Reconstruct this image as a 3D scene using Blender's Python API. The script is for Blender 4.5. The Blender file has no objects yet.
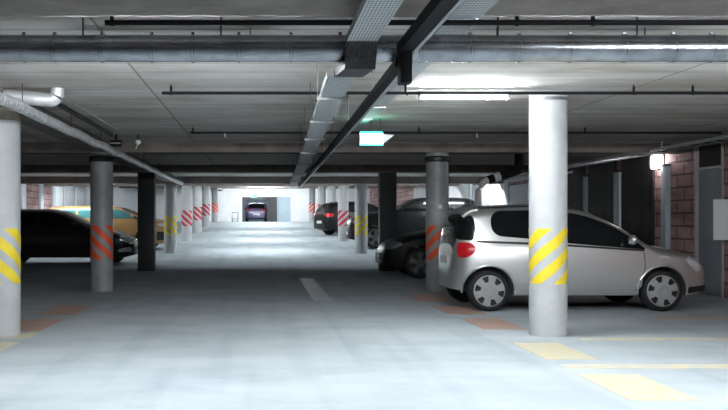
import bpy, bmesh, math, random
from mathutils import Vector, Matrix
random.seed(7)
PI = math.pi
sc = bpy.context.scene
COL = sc.collection

# ------------------------------------------------------------------ camera data
F, CX, CY, CAMZ = 900.0, 261.0, 221.0, 1.24      # focal length and vanishing point in the 728 x 410 frame
def P(px, py, s):
    """point seen at pixel (px,py) at a distance where one metre spans s pixels"""
    return Vector(((px - CX) / s, F / s, CAMZ + (CY - py) / s))

# ------------------------------------------------------------------ materials
def mat(name, col, rough=.6, metal=0., var=0., vscale=6., bump=0., bscale=40., col2=None, coat=0., spec=.5):
    m = bpy.data.materials.new(name); m.use_nodes = True
    nt = m.node_tree; b = nt.nodes['Principled BSDF']
    b.inputs['Base Color'].default_value = (*col, 1)
    b.inputs['Roughness'].default_value = rough
    b.inputs['Metallic'].default_value = metal
    b.inputs['Coat Weight'].default_value = coat
    b.inputs['Specular IOR Level'].default_value = spec
    tc = nt.nodes.new('ShaderNodeTexCoord')
    if var > 0 or col2:
        n = nt.nodes.new('ShaderNodeTexNoise'); n.inputs['Scale'].default_value = vscale
        n.inputs['Detail'].default_value = 6; n.inputs['Roughness'].default_value = .6
        nt.links.new(tc.outputs['Object'], n.inputs['Vector'])
        r = nt.nodes.new('ShaderNodeValToRGB')
        c2 = col2 if col2 else tuple(c * (1 - var) for c in col)
        r.color_ramp.elements[0].position = .35; r.color_ramp.elements[0].color = (*c2, 1)
        r.color_ramp.elements[1].position = .65; r.color_ramp.elements[1].color = (*col, 1)
        nt.links.new(n.outputs['Fac'], r.inputs['Fac']); nt.links.new(r.outputs['Color'], b.inputs['Base Color'])
    if bump > 0:
        n2 = nt.nodes.new('ShaderNodeTexNoise'); n2.inputs['Scale'].default_value = bscale
        nt.links.new(tc.outputs['Object'], n2.inputs['Vector'])
        bp = nt.nodes.new('ShaderNodeBump'); bp.inputs['Strength'].default_value = bump; bp.inputs['Distance'].default_value = .02
        nt.links.new(n2.outputs['Fac'], bp.inputs['Height']); nt.links.new(bp.outputs['Normal'], b.inputs['Normal'])
    return m

def emat(name, col, strength):
    m = bpy.data.materials.new(name); m.use_nodes = True
    b = m.node_tree.nodes['Principled BSDF']
    b.inputs['Base Color'].default_value = (*col, 1)
    b.inputs['Emission Color'].default_value = (*col, 1); b.inputs['Emission Strength'].default_value = strength
    return m

def floor_mat():
    m = bpy.data.materials.new('sealed_floor'); m.use_nodes = True
    nt = m.node_tree; L = nt.links; b = nt.nodes['Principled BSDF']
    tc = nt.nodes.new('ShaderNodeTexCoord')
    mp = nt.nodes.new('ShaderNodeMapping'); mp.inputs['Scale'].default_value = (.6, .9, 1)
    L.new(tc.outputs['Object'], mp.inputs['Vector'])
    n = nt.nodes.new('ShaderNodeTexNoise'); n.inputs['Scale'].default_value = 1.3; n.inputs['Detail'].default_value = 9; n.inputs['Roughness'].default_value = .62
    L.new(mp.outputs['Vector'], n.inputs['Vector'])
    r = nt.nodes.new('ShaderNodeValToRGB')
    r.color_ramp.elements[0].position = .3; r.color_ramp.elements[0].color = (.38, .43, .465, 1)
    r.color_ramp.elements[1].position = .62; r.color_ramp.elements[1].color = (.48, .53, .56, 1)
    L.new(n.outputs['Fac'], r.inputs['Fac'])
    # long tyre tracks running up the aisle
    mp2 = nt.nodes.new('ShaderNodeMapping'); mp2.inputs['Scale'].default_value = (3.2, .16, 1)
    L.new(tc.outputs['Object'], mp2.inputs['Vector'])
    n2 = nt.nodes.new('ShaderNodeTexNoise'); n2.inputs['Scale'].default_value = 1.0; n2.inputs['Detail'].default_value = 5
    L.new(mp2.outputs['Vector'], n2.inputs['Vector'])
    r2 = nt.nodes.new('ShaderNodeValToRGB')
    r2.color_ramp.elements[0].position = .33; r2.color_ramp.elements[0].color = (.90, .91, .92, 1)
    r2.color_ramp.elements[1].position = .5; r2.color_ramp.elements[1].color = (1, 1, 1, 1)
    L.new(n2.outputs['Fac'], r2.inputs['Fac'])
    mx = nt.nodes.new('ShaderNodeMix'); mx.data_type = 'RGBA'; mx.blend_type = 'MULTIPLY'; mx.inputs[0].default_value = 1
    L.new(r.outputs['Color'], mx.inputs[6]); L.new(r2.outputs['Color'], mx.inputs[7])
    L.new(mx.outputs[2], b.inputs['Base Color'])
    b.inputs['Roughness'].default_value = .6
    b.inputs['Specular IOR Level'].default_value = .0
    bp = nt.nodes.new('ShaderNodeBump'); bp.inputs['Strength'].default_value = .12; bp.inputs['Distance'].default_value = .02
    n3 = nt.nodes.new('ShaderNodeTexNoise'); n3.inputs['Scale'].default_value = 9
    L.new(tc.outputs['Object'], n3.inputs['Vector']); L.new(n3.outputs['Fac'], bp.inputs['Height']); L.new(bp.outputs['Normal'], b.inputs['Normal'])
    return m

def brick_mat(name, c1, c2, mortar, bw, rh, ms, axes='xy', rough=.85, grime=None, gscale=1.2, offset=.5):
    m = bpy.data.materials.new(name); m.use_nodes = True
    nt = m.node_tree; L = nt.links; b = nt.nodes['Principled BSDF']
    tc = nt.nodes.new('ShaderNodeTexCoord'); sp = nt.nodes.new('ShaderNodeSeparateXYZ'); cb = nt.nodes.new('ShaderNodeCombineXYZ')
    L.new(tc.outputs['Object'], sp.inputs[0])
    L.new(sp.outputs['xyz'.index(axes[0])], cb.inputs[0]); L.new(sp.outputs['xyz'.index(axes[1])], cb.inputs[1])
    bt = nt.nodes.new('ShaderNodeTexBrick'); bt.inputs['Scale'].default_value = 1
    bt.inputs['Color1'].default_value = (*c1, 1); bt.inputs['Color2'].default_value = (*c2, 1); bt.inputs['Mortar'].default_value = (*mortar, 1)
    bt.inputs['Brick Width'].default_value = bw; bt.inputs['Row Height'].default_value = rh; bt.inputs['Mortar Size'].default_value = ms
    bt.inputs['Mortar Smooth'].default_value = .2; bt.offset = offset
    L.new(cb.outputs[0], bt.inputs['Vector'])
    n = nt.nodes.new('ShaderNodeTexNoise'); n.inputs['Scale'].default_value = gscale; n.inputs['Detail'].default_value = 8; n.inputs['Roughness'].default_value = .65
    mp = nt.nodes.new('ShaderNodeMapping'); mp.inputs['Scale'].default_value = (.7, 1.8, 1)
    L.new(cb.outputs[0], mp.inputs['Vector']); L.new(mp.outputs['Vector'], n.inputs['Vector'])
    r = nt.nodes.new('ShaderNodeValToRGB')
    g = grime or (.62, .58, .54)
    r.color_ramp.elements[0].position = .36; r.color_ramp.elements[0].color = (*g, 1)
    r.color_ramp.elements[1].position = .62; r.color_ramp.elements[1].color = (1, 1, 1, 1)
    L.new(n.outputs['Fac'], r.inputs['Fac'])
    mx = nt.nodes.new('ShaderNodeMix'); mx.data_type = 'RGBA'; mx.blend_type = 'MULTIPLY'; mx.inputs[0].default_value = 1
    L.new(bt.outputs['Color'], mx.inputs[6]); L.new(r.outputs['Color'], mx.inputs[7]); L.new(mx.outputs[2], b.inputs['Base Color'])
    b.inputs['Roughness'].default_value = rough
    bp = nt.nodes.new('ShaderNodeBump'); bp.inputs['Strength'].default_value = .25; bp.inputs['Distance'].default_value = .01
    L.new(bt.outputs['Fac'], bp.inputs['Height']); bp.invert = True
    L.new(bp.outputs['Normal'], b.inputs['Normal'])
    return m

def perforated_mat(name, col, hole, pitch=.02):
    m = bpy.data.materials.new(name); m.use_nodes = True
    nt = m.node_tree; L = nt.links; b = nt.nodes['Principled BSDF']
    tc = nt.nodes.new('ShaderNodeTexCoord'); mp = nt.nodes.new('ShaderNodeMapping')
    mp.inputs['Scale'].default_value = (1 / pitch, .45 / pitch, 0)
    L.new(tc.outputs['Object'], mp.inputs['Vector'])
    fr = nt.nodes.new('ShaderNodeVectorMath'); fr.operation = 'FRACTION'; L.new(mp.outputs[0], fr.inputs[0])
    sb = nt.nodes.new('ShaderNodeVectorMath'); sb.operation = 'DISTANCE'; sb.inputs[1].default_value = (.5, .5, 0); L.new(fr.outputs[0], sb.inputs[0])
    lt = nt.nodes.new('ShaderNodeMath'); lt.operation = 'LESS_THAN'; lt.inputs[1].default_value = .3; L.new(sb.outputs['Value'], lt.inputs[0])
    mx = nt.nodes.new('ShaderNodeMix'); mx.data_type = 'RGBA'
    L.new(lt.outputs[0], mx.inputs[0]); mx.inputs[6].default_value = (*col, 1); mx.inputs[7].default_value = (*hole, 1)
    L.new(mx.outputs[2], b.inputs['Base Color']); b.inputs['Roughness'].default_value = .55; b.inputs['Metallic'].default_value = .2
    return m

def foil_mat():
    m = mat('foil_insulation', (.86, .88, .90), .34, .5, .25, 9)
    nt = m.node_tree; b = nt.nodes['Principled BSDF']
    tc = nt.nodes.new('ShaderNodeTexCoord'); w = nt.nodes.new('ShaderNodeTexWave'); w.bands_direction = 'Y'
    w.inputs['Scale'].default_value = 3.2; w.inputs['Distortion'].default_value = 5; w.inputs['Detail Scale'].default_value = 2
    nt.links.new(tc.outputs['Object'], w.inputs['Vector'])
    bp = nt.nodes.new('ShaderNodeBump'); bp.inputs['Strength'].default_value = .7; bp.inputs['Distance'].default_value = .03
    nt.links.new(w.outputs['Fac'], bp.inputs['Height']); nt.links.new(bp.outputs['Normal'], b.inputs['Normal'])
    return m

M = dict(
    floor=floor_mat(),
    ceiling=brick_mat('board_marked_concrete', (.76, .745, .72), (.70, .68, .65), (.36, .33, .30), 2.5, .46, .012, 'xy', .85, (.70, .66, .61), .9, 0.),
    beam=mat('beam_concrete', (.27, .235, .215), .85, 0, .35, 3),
    pinkblock=brick_mat('painted_block_wall', (.60, .40, .385), (.52, .335, .325), (.20, .13, .13), .55, .23, .02, 'yz', .8, (.45, .38, .36), 1.0),
    whitewall=mat('white_wall', (.78, .80, .82), .8, 0, .12, 2),
    endwall=mat('white_end_wall', (.80, .81, .82), .8, 0, .1, 1.5),
    bluewall=mat('blue_grey_wall', (.42, .53, .60), .8, 0, .15, 2),
    column=mat('white_column_paint', (.50, .52, .53), .55, 0, .14, 5, .05, 30),
    colgrey=mat('grey_column_paint', (.36, .38, .385), .42, 0, .25, 5),
    coldark=mat('dark_column_paint', (.025, .027, .03), .6, 0, .3, 5),
    bare=mat('bare_concrete', (.25, .22, .18), .9, 0, .4, 7),
    yellow=mat('yellow_stripe_paint', (.86, .66, .03), .55, 0, .12, 8),
    red=mat('red_stripe_paint', (.92, .115, .035), .5, 0, .1, 8),
    crimson=mat('crimson_stripe_paint', (.50, .015, .035), .55, 0, .1, 8),
    fyellow=mat('worn_yellow_floor_paint', (.64, .56, .34), .6, 0, 0, 7, col2=(.54, .54, .46)),
    fyline=mat('worn_pale_yellow_line', (.72, .64, .40), .6, 0, 0, 5, col2=(.53, .56, .55)),
    fred=mat('worn_red_floor_paint', (.56, .29, .21), .6, 0, 0, 6, col2=(.48, .40, .37)),
    fwhite=mat('pale_floor_strip', (.52, .56, .58), .55, 0, 0, 2.5, col2=(.43, .48, .51)),
    black=mat('black_steel', (.014, .015, .017), .55, .0, .2, 10, spec=.06),
    blackbox=mat('black_mesh_box', (.05, .05, .055), .6, 0, .8, 45),
    galv=mat('galvanised_duct', (.40, .42, .45), .26, .95, .35, 7, .12, 25),
    steel=mat('bright_galvanised_steel', (.62, .65, .68), .38, .7, .2, 12),
    tray=perforated_mat('perforated_tray', (.55, .58, .59), (.10, .11, .115)),
    traysolid=mat('tray_side_steel', (.45, .47, .48), .5, .4, .2, 12),
    foil=foil_mat(),
    foilsmooth=mat('smooth_foil', (.80, .82, .83), .42, .5, .12, 9, .25, 14),
    rod=mat('dark_rod_steel', (.06, .06, .06), .5, .6, .1, 10),
    conduit=mat('pale_conduit', (.55, .53, .50), .5, .2, .2, 10),
    plasticw=mat('white_plastic', (.80, .81, .82), .4, 0, .05, 10),
    glossblack=mat('glossy_black_paint', (.012, .013, .015), .16, .3, 0, 1, coat=.6),
    redvalve=mat('red_valve_paint', (.30, .03, .03), .4, 0, .1, 10),
    tube=emat('fluorescent_tube', (.93, .97, 1.0), 205), tubeglow=emat('fluorescent_tube_bare', (.93, .97, 1.0), 190), tubebay=emat('fluorescent_tube_bay', (.90, .96, 1.0), 300), tubenear=emat('fluorescent_tube_near', (.93, .97, 1.0), 210),
    tubedim=emat('fluorescent_tube_dim', (.93, .97, 1.0), 110),
    tubefar=emat('fluorescent_tube_far', (.90, .96, 1.0), 380),
    bulk=emat('bulkhead_glass', (1.0, .93, .95), 15),
    exitface=emat('exit_sign_face', (.72, 1.0, .90), 5.5),
    exitgreen=emat('exit_sign_green', (.02, .75, .42), 4.0),
    door=mat('grey_steel_door', (.33, .37, .41), .45, .1, .08, 3),
    doorframe=mat('pale_door_frame', (.55, .50, .51), .5, 0, .1, 5),
    darkpanel=mat('dark_wall_panel', (.020, .018, .019), .6, 0, .3, 4),
    post=mat('pale_blue_post', (.55, .62, .67), .5, .1, .1, 4),
    sign=mat('white_sign_board', (.82, .84, .86), .5, 0, .04, 4),
    tyre=mat('tyre_rubber', (.012, .012, .013), .8, 0, .2, 20),
    hub=mat('silver_wheel_cover', (.74, .75, .76), .4, .15, .06, 10),
    alloy=mat('grey_alloy', (.30, .31, .33), .35, .8, .1, 10),
    glass=mat('dark_car_glass', (.005, .006, .007), .08, 0, 0, 1, spec=.3),
    glassteal=mat('teal_reflection_glass', (.05, .16, .17), .08, 0, .3, 3, spec=.6),  # teal reflections in the windows put into the glass colour
    trim=mat('black_car_trim', (.012, .012, .013), .5, 0, .1, 10),
    silver=mat('silver_car_paint', (.74, .745, .74), .32, .86, .04, 2, coat=.6),
    blackcar=mat('black_car_paint', (.006, .007, .008), .36, .0, 0, 1, spec=.16), dimlens=mat('unlit_lamp_lens', (.16, .17, .18), .35, 0, .3, 12),
    greycar=mat('charcoal_car_paint', (.018, .020, .022), .28, .1, 0, 1, coat=.5),
    gold=mat('gold_car_paint', (.42, .25, .10), .34, .3, .05, 2, coat=.5),
    purple=mat('dark_violet_car_paint', (.07, .06, .16), .3, .1, 0, 1, coat=.5),
    taillens=mat('red_lamp_lens', (.62, .012, .02), .15, 0, .35, 12, coat=.6),
    headlens=mat('clear_lamp_lens', (.72, .75, .78), .12, .2, .25, 12, coat=.8),
    plate=mat('pale_plate', (.7, .7, .68), .5, 0, .05, 10),
    socket=mat('smoke_detector_white', (.85, .85, .85), .35, 0, 0, 1),
)

# ------------------------------------------------------------------ mesh helpers
def islands(bm):
    bm.verts.ensure_lookup_table(); seen = set(); out = []
    for v in bm.verts:
        if v in seen: continue
        st = [v]; seen.add(v); isl = []
        while st:
            a = st.pop(); isl.append(a)
            for e in a.link_edges:
                b = e.other_vert(a)
                if b not in seen: seen.add(b); st.append(b)
        out.append(isl)
    return out
KEEP = {'warning_stripes', 'slats', 'wheel_cover'}                  # surface patterns stay one mesh
def obj(name, bm, m, parent=None, smooth=True, ang=35):
    bmesh.ops.recalc_face_normals(bm, faces=bm.faces[:])
    if parent and name not in KEEP:                                 # every loose piece becomes a part of its own
        isl = islands(bm)
        if len(isl) > 1:
            first = None
            for k, group in enumerate(isl):
                idx = {v: i for i, v in enumerate(group)}; nb = bmesh.new(); nv = [nb.verts.new(v.co) for v in group]
                for f in {f for v in group for f in v.link_faces}: nb.faces.new([nv[idx[v]] for v in f.verts])
                o = obj(name, nb, m, parent, smooth, ang); first = first or o
            bm.free(); return first
    me = bpy.data.meshes.new(name); bm.to_mesh(me); bm.free()
    if smooth:
        me.polygons.foreach_set('use_smooth', [True] * len(me.polygons))
        me.set_sharp_from_angle(angle=math.radians(ang))
    me.materials.append(M[m] if isinstance(m, str) else m)
    o = bpy.data.objects.new(name, me); COL.objects.link(o)
    if parent: o.parent = parent
    return o
def tag(o, label, cat, group=None):
    o['label'] = label; o['category'] = cat
    if group: o['group'] = group
    return o
def thing(name, label, cat, loc=(0, 0, 0), rotz=0., group=None):
    o = bpy.data.objects.new(name, None); COL.objects.link(o); o.empty_display_size = .1
    o.location = loc; o.rotation_euler = (0, 0, rotz)
    return tag(o, label, cat, group)
def struct(name, bm, m, parent=None, smooth=False):
    o = obj(name, bm, m, parent, smooth)
    if not parent: o['kind'] = 'structure'
    return o
def NB(): return bmesh.new()
def box(bm, x0, x1, y0, y1, z0, z1, bevel=0.):
    r = bmesh.ops.create_cube(bm, size=1)
    bmesh.ops.transform(bm, matrix=Matrix.LocRotScale(Vector(((x0 + x1) / 2, (y0 + y1) / 2, (z0 + z1) / 2)), None, Vector((abs(x1 - x0), abs(y1 - y0), abs(z1 - z0)))), verts=r['verts'])
    if bevel > 0:
        es = list({e for v in r['verts'] for e in v.link_edges})
        bmesh.ops.bevel(bm, geom=es, offset=bevel, segments=2, profile=.5, affect='EDGES')
    return bm
def tubepath(bm, pts, r, n=16, cap=True):
    pts = [Vector(p) for p in pts]; rings = []
    for i, p in enumerate(pts):
        t = (pts[min(i + 1, len(pts) - 1)] - pts[max(i - 1, 0)]).normalized()
        a = Vector((0, 0, 1)) if abs(t.z) < .9 else Vector((1, 0, 0))
        u = t.cross(a).normalized(); w = t.cross(u).normalized()
        rr = r[i] if isinstance(r, (list, tuple)) else r
        rings.append([bm.verts.new(p + rr * (math.cos(2 * PI * k / n) * u + math.sin(2 * PI * k / n) * w)) for k in range(n)])
    for a, b in zip(rings, rings[1:]):
        for k in range(n):
            bm.faces.new((a[k], a[(k + 1) % n], b[(k + 1) % n], b[k]))
    if cap:
        bm.faces.new(rings[0]); bm.faces.new(rings[-1])
    return bm
def lathe(bm, prof, n=32, axis='z', c=(0, 0, 0), capends=True):
    c = Vector(c); rings = []
    for (r, h) in prof:
        ring = []
        for k in range(n):
            a = 2 * PI * k / n; ca, sa = r * math.cos(a), r * math.sin(a)
            v = Vector((ca, sa, h)) if axis == 'z' else (Vector((ca, h, sa)) if axis == 'y' else Vector((h, ca, sa)))
            ring.append(bm.verts.new(c + v))
        rings.append(ring)
    for a, b in zip(rings, rings[1:]):
        for k in range(n): bm.faces.new((a[k], a[(k + 1) % n], b[(k + 1) % n], b[k]))
    if capends: bm.faces.new(rings[0]); bm.faces.new(rings[-1])
    return bm
def arc(c, r, a0, a1, ux, uy, n=8):
    c = Vector(c); ux = Vector(ux); uy = Vector(uy)
    return [c + r * (math.cos(a0 + (a1 - a0) * i / n) * ux + math.sin(a0 + (a1 - a0) * i / n) * uy) for i in range(n + 1)]

def lerp_tab(tab, x):
    if x <= tab[0][0]: return tab[0][1]
    for (a, b), (c, d) in zip(tab, tab[1:]):
        if x <= c: return b + (d - b) * (x - a) / (c - a)
    return tab[-1][1]
class Curve:                                                        # monotone cubic through a table
    def __init__(s, tab):
        s.x = [p[0] for p in tab]; s.y = [p[1] for p in tab]; n = len(tab)
        h = [s.x[i + 1] - s.x[i] for i in range(n - 1)]; d = [(s.y[i + 1] - s.y[i]) / h[i] for i in range(n - 1)]
        m = [0.] * n; m[0] = d[0]; m[-1] = d[-1]
        for i in range(1, n - 1):
            if d[i - 1] * d[i] > 0:
                w1 = 2 * h[i] + h[i - 1]; w2 = h[i] + 2 * h[i - 1]; m[i] = (w1 + w2) / (w1 / d[i - 1] + w2 / d[i])
        s.m = m; s.h = h
    def __call__(s, x):
        if x <= s.x[0]: return s.y[0]
        if x >= s.x[-1]: return s.y[-1]
        i = 0
        while x > s.x[i + 1]: i += 1
        h = s.h[i]; t = (x - s.x[i]) / h
        return (s.y[i] * (2 * t**3 - 3 * t * t + 1) + h * s.m[i] * (t**3 - 2 * t * t + t) + s.y[i + 1] * (-2 * t**3 + 3 * t * t) + h * s.m[i + 1] * (t**3 - t * t))

# ------------------------------------------------------------------ the shell
XL, XR = -8.2, 7.5
DB, DE = -5.0, 62.0
zf = Curve([(DB, 0), (20, 0), (23, .03), (28, .24), (34.1, .48), (40, .71), (46.2, .95), (51, 1.15), (54, 1.19), (75, 1.19)])
zc = Curve([(DB, 2.61), (27, 2.61), (29, 2.64), (52, 3.44), (54, 3.46), (75, 3.46)])
def slab(fn, thick, x0, x1, d0, d1, step=.5):
    bm = NB(); n = int((d1 - d0) / step); prev = None
    for i in range(n + 1):
        d = d0 + (d1 - d0) * i / n; z = fn(d)
        ring = [bm.verts.new((x0, d, z)), bm.verts.new((x1, d, z)), bm.verts.new((x1, d, z + thick)), bm.verts.new((x0, d, z + thick))]
        if prev:
            for k in range(4): bm.faces.new((prev[k], prev[(k + 1) % 4], ring[(k + 1) % 4], ring[k]))
        else: bm.faces.new(ring)
        prev = ring
    bm.faces.new(prev)
    return bm
struct('floor', slab(zf, -.2, XL - .2, XR + .2, DB, 70), 'floor')
struct('ceiling', slab(zc, .2, XL - .2 + 1.15, XR + .2 + 1.15, DB, 70), 'ceiling').location.x = -1.15   # slab joints fall 1.15 m left of the camera axis

# right wall, with the door opening left out
bm = NB(); d0, d1 = F / 61.5, F / 58.1
box(bm, XR, XR + .2, DB, d0 - .05, 0, 2.7); box(bm, XR, XR + .2, d1 + .05, DE, 0, 3.7); box(bm, XR, XR + .2, d0 - .05, d1 + .05, 2.55, 2.7)
box(bm, XR + .18, XR + .2, d0 - .05, d1 + .05, 0, 2.6)
struct('wall_right', bm, 'pinkblock')
struct('wall_left', box(NB(), XL - .2, XL, DB, DE, 0, 3.7), 'pinkblock')
struct('wall_back', box(NB(), XL, XR, DB - .2, DB, 0, 2.7), 'beam')
# the far wall with a wide opening into a lit garage box behind it
S6 = F / DE
def fx(px): return (px - CX) / S6
zfar = 1.19
bm = NB()
ox0, ox1, oz = fx(243), fx(268.5), CAMZ + (CY - 198.5) / S6
box(bm, XL, ox0, DE, DE + .25, zfar - .1, 3.5); box(bm, ox1, XR, DE, DE + .25, zfar - .1, 3.5); box(bm, ox0, ox1, DE, DE + .25, oz, 3.5)
struct('wall_far', bm, 'endwall')
bm = NB()
box(bm, ox0 - 1.2, ox1 + 1.2, 69.6, 69.8, 1.1, 3.5); box(bm, ox0 - 1.3, ox0 - 1.1, DE + .25, 69.8, 1.1, 3.5); box(bm, ox1 + 1.1, ox1 + 1.3, DE + .25, 69.8, 1.1, 3.5)
struct('wall_recess', bm, 'bluewall')
bm = NB(); box(bm, ox0 - .05, ox0 + .09, DE - .06, DE, zfar, oz); box(bm, ox1 - .09, ox1 + .05, DE - .06, DE, zfar, oz); box(bm, ox0 - .05, ox1 + .05, DE - .06, DE, oz - .05, oz + .1)
struct('trim_1', bm, 'rod')
struct('trim_2', box(NB(), fx(268.6), fx(277), DE - .35, DE - .001, zfar, oz + .1), 'coldark')
struct('door_2', box(NB(), fx(278), fx(290.5), DE - .05, DE, zfar, CAMZ + (CY - 197) / S6), 'bluewall')
# downstand beams
rows = [F / 92, F / 56.5, F / 40.5, F / 32.1, F / 26.35, 40.0, 46.2, 55.2]
k = 3
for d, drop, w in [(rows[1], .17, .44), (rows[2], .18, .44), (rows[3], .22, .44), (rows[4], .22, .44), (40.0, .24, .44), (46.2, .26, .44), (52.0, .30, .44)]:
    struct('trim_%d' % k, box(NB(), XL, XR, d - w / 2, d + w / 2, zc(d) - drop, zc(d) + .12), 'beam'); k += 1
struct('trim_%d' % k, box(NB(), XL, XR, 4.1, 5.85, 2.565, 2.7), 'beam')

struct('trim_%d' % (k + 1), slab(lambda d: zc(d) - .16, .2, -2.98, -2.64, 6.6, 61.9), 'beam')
# ------------------------------------------------------------------ columns
def column(side, i, d, paint, stripe, label, square=False):
    X = -2.82 if side < 0 else 3.12
    z0, z1 = zf(d), zc(d)
    if i in (1, 2, 3, 4, 5, 6): z1 -= {1: .17, 2: .22, 3: .22, 4: .22, 5: .24, 6: .26}[i] * .0
    c = thing('column', label, 'column', (X, d, z0), 0, 'columns beside the aisle')
    h = z1 - z0 + .02
    R = .2
    bm = NB()
    if square: box(bm, -.2, .2, -.2, .2, -.02, h, .012)
    else: lathe(bm, [(R, -.02), (R, h)], 56)
    obj('shaft', bm, paint, c, True)
    if stripe:
        bm = NB(); n = 72; za, zb = .565, 1.16; th, pitch, slope = .135, .245, .62 * R * (1 if side > 0 else -1)
        rr = R + .002
        for b in range(-8, 9):
            prev = None
            for q in range(n + 1):
                t = -PI + 2 * PI * q / n                       # t = 0 faces the camera; +t to the right
                zz = (.75 if side > 0 else .80) + b * pitch + slope * 1.35 * t
                lo, hi = max(za, zz - th / 2), min(zb, zz + th / 2)
                cur = None
                if hi - lo > .002:
                    x, y = rr * math.sin(t), -rr * math.cos(t)
                    cur = (bm.verts.new((x, y, lo)), bm.verts.new((x, y, hi)))
                if prev and cur: bm.faces.new((prev[0], cur[0], cur[1], prev[1]))
                prev = cur
        so = obj('warning_stripes', bm, stripe, c); so['label'] = {'yellow': 'yellow', 'red': 'orange-red', 'crimson': 'crimson'}[stripe] + ' slanting warning stripes'
    return c, h
ordw = ['first', 'second', 'third', 'fourth', 'fifth', 'sixth', 'seventh', 'eighth']
st = ['yellow', 'red', None, 'yellow', 'crimson', 'crimson', 'crimson', 'red']
for side in (-1, 1):
    for i, d in enumerate(rows):
        sn = 'left' if side < 0 else 'right'
        nm = {'yellow': 'yellow', 'red': 'orange-red', 'crimson': 'crimson'}.get(st[i])
        if st[i] is None: lab = 'black square column without stripes, third in the %s row' % sn
        elif i == 0: lab = 'white round column with yellow slanting stripes, nearest in the %s row' % sn
        elif i == 7: lab = 'round column with %s stripes, farthest in the %s row' % (nm, sn)
        else: lab = '%s round column with %s stripes, %s in the %s row' % ('grey' if i == 1 else 'white', nm, ordw[i], sn)
        c, h = column(side, i, d, 'coldark' if i == 2 else ('colgrey' if i == 1 else 'column'), st[i], lab, i == 2)
        if i == 0 and side < 0:
            o = obj('top_band', lathe(NB(), [(.203, 2.32), (.203, h - .005)], 56, capends=False), 'bare', c); o['label'] = 'bare unpainted concrete top'
        if i == 1:
            o = obj('collar', lathe(NB(), [(.2, 2.28), (.225, 2.30), (.225, 2.36), (.2, 2.38)], 48), 'rod', c); o['label'] = 'dark collar at the top'
            if side > 0:
                o = obj('round_sticker', lathe(NB(), [(.038, -.004), (.038, .003)], 24, 'y', (.01, -.2, 1.49)), 'plasticw', c); o['label'] = 'small round white sticker'

# ------------------------------------------------------------------ floor markings
def mark(name, x0, x1, d0, d1, m, label, group=None):
    return tag(obj(name, box(NB(), x0, x1, d0, d1, .0, .0025), m, None, False), label, 'floor marking', group)
mark('floor_marking', 2.55, 3.04, 6.2, 7.27, 'fyellow', 'worn yellow floor block at the bottom right, nearest of the right row', 'painted floor blocks')
mark('floor_marking', 2.55, 3.02, 8.05, 9.15, 'fyellow', 'worn yellow floor block just left of the right striped white column', 'painted floor blocks')
mark('floor_marking', 2.55, 3.04, 10.3, 11.45, 'fred', 'worn salmon-red floor block beside the silver car rear wheel', 'painted floor blocks')
mark('floor_marking', 2.50, 3.00, 11.95, 13.1, 'fred', 'small worn red floor block under the silver car tail', 'painted floor blocks')
mark('floor_marking', 2.45, 2.98, 13.9, 15.2, 'fred', 'dark worn red floor block before the right grey column', 'painted floor blocks')
mark('floor_marking', -2.98, -2.48, 10.1, 11.4, 'fred', 'worn salmon-red floor block behind the left striped white column', 'painted floor blocks')
mark('floor_marking', -2.98, -2.46, 11.9, 13.2, 'fred', 'worn dark red floor block on the left in front of the grey column', 'painted floor blocks')
mark('floor_marking', -2.75, -2.45, 9.5, 9.95, 'fyellow', 'small faded yellow floor mark beside the foot of the left white column', 'painted floor blocks')
mark('floor_marking', -3.0, -2.46, 8.55, 9.2, 'fyellow', 'worn yellow floor block at the left edge, nearest of the left row', 'painted floor blocks')
mark('bay_line', 2.57, XR - .05, 7.55, 7.78, 'fyline', 'thin pale yellow bay line across the bright floor at right', 'painted bay lines')
mark('bay_line', 3.34, XR - .05, 9.35, 9.55, 'fyline', 'faint pale bay line running right from the white column', 'painted bay lines')
mark('bay_line', 5.0, XR - .05, 11.35, 11.6, 'fred', 'faint reddish bay line in front of the silver car nose', 'painted bay lines')
mark('pale_strip', .82, 1.12, 13.9, 19.5, 'fwhite', 'whitish strip along the dark part of the aisle floor')  # strip slightly lighter than the floor around it

# ------------------------------------------------------------------ ceiling services
ZP = CAMZ + 1.285
def sprinkler(d, x0, x1, hangers, label, r=.018, caps=()):
    t = thing('sprinkler_pipe', label, 'pipe', ((x0 + x1) / 2, d, ZP), 0, 'black sprinkler pipes under the ceiling'); mx = (x0 + x1) / 2
    obj('pipe', tubepath(NB(), [(x0 - mx, 0, 0), (x1 - mx, 0, 0)], r, 14), 'black', t)
    for hx in hangers:
        bm = NB(); tubepath(bm, [(hx - mx, 0, r), (hx - mx, 0, zc(d) - ZP - (.04 if d < 5.85 else 0))], .007, 8)
        lathe(bm, [(r * 1.25, -.012), (r * 1.25, .012)], 16, 'x', (hx - mx, 0, 0))
        lathe(bm, [(.013, .0), (.013, .05)], 10, 'z', (hx - mx, 0, r))
        obj('hanger', bm, 'black', t)
    for hx in caps:
        bm = NB(); lathe(bm, [(.012, -.075), (.022, -.07), (.010, -.045), (.013, -.012)], 12, 'z', (hx - mx, 0, 0)); obj('sprinkler_head', bm, 'steel', t)
    return t
sprinkler(5.83, (105 - CX) / 154.4, 7.3, [(112 - CX) / 154.4, (517 - CX) / 154.4, (593 - CX) / 154.4], 'black sprinkler pipe across the top of the picture, nearest of the three')
sprinkler(9.04, (162 - CX) / 99.6, 7.3, [(171 - CX) / 99.6, (634 - CX) / 99.6, (693 - CX) / 99.6], 'black sprinkler pipe passing in front of the right white column top', .0165, caps=[])
sprinkler(13.1, (190 - CX) / 68.7, 6.7, [(193 - CX) / 68.7, (419 - CX) / 68.7, (585 - CX) / 68.7], 'black sprinkler pipe level with the green exit sign, farthest of the three', .0165, caps=[(225 - CX) / 68.7, (477 - CX) / 68.7])

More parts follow.
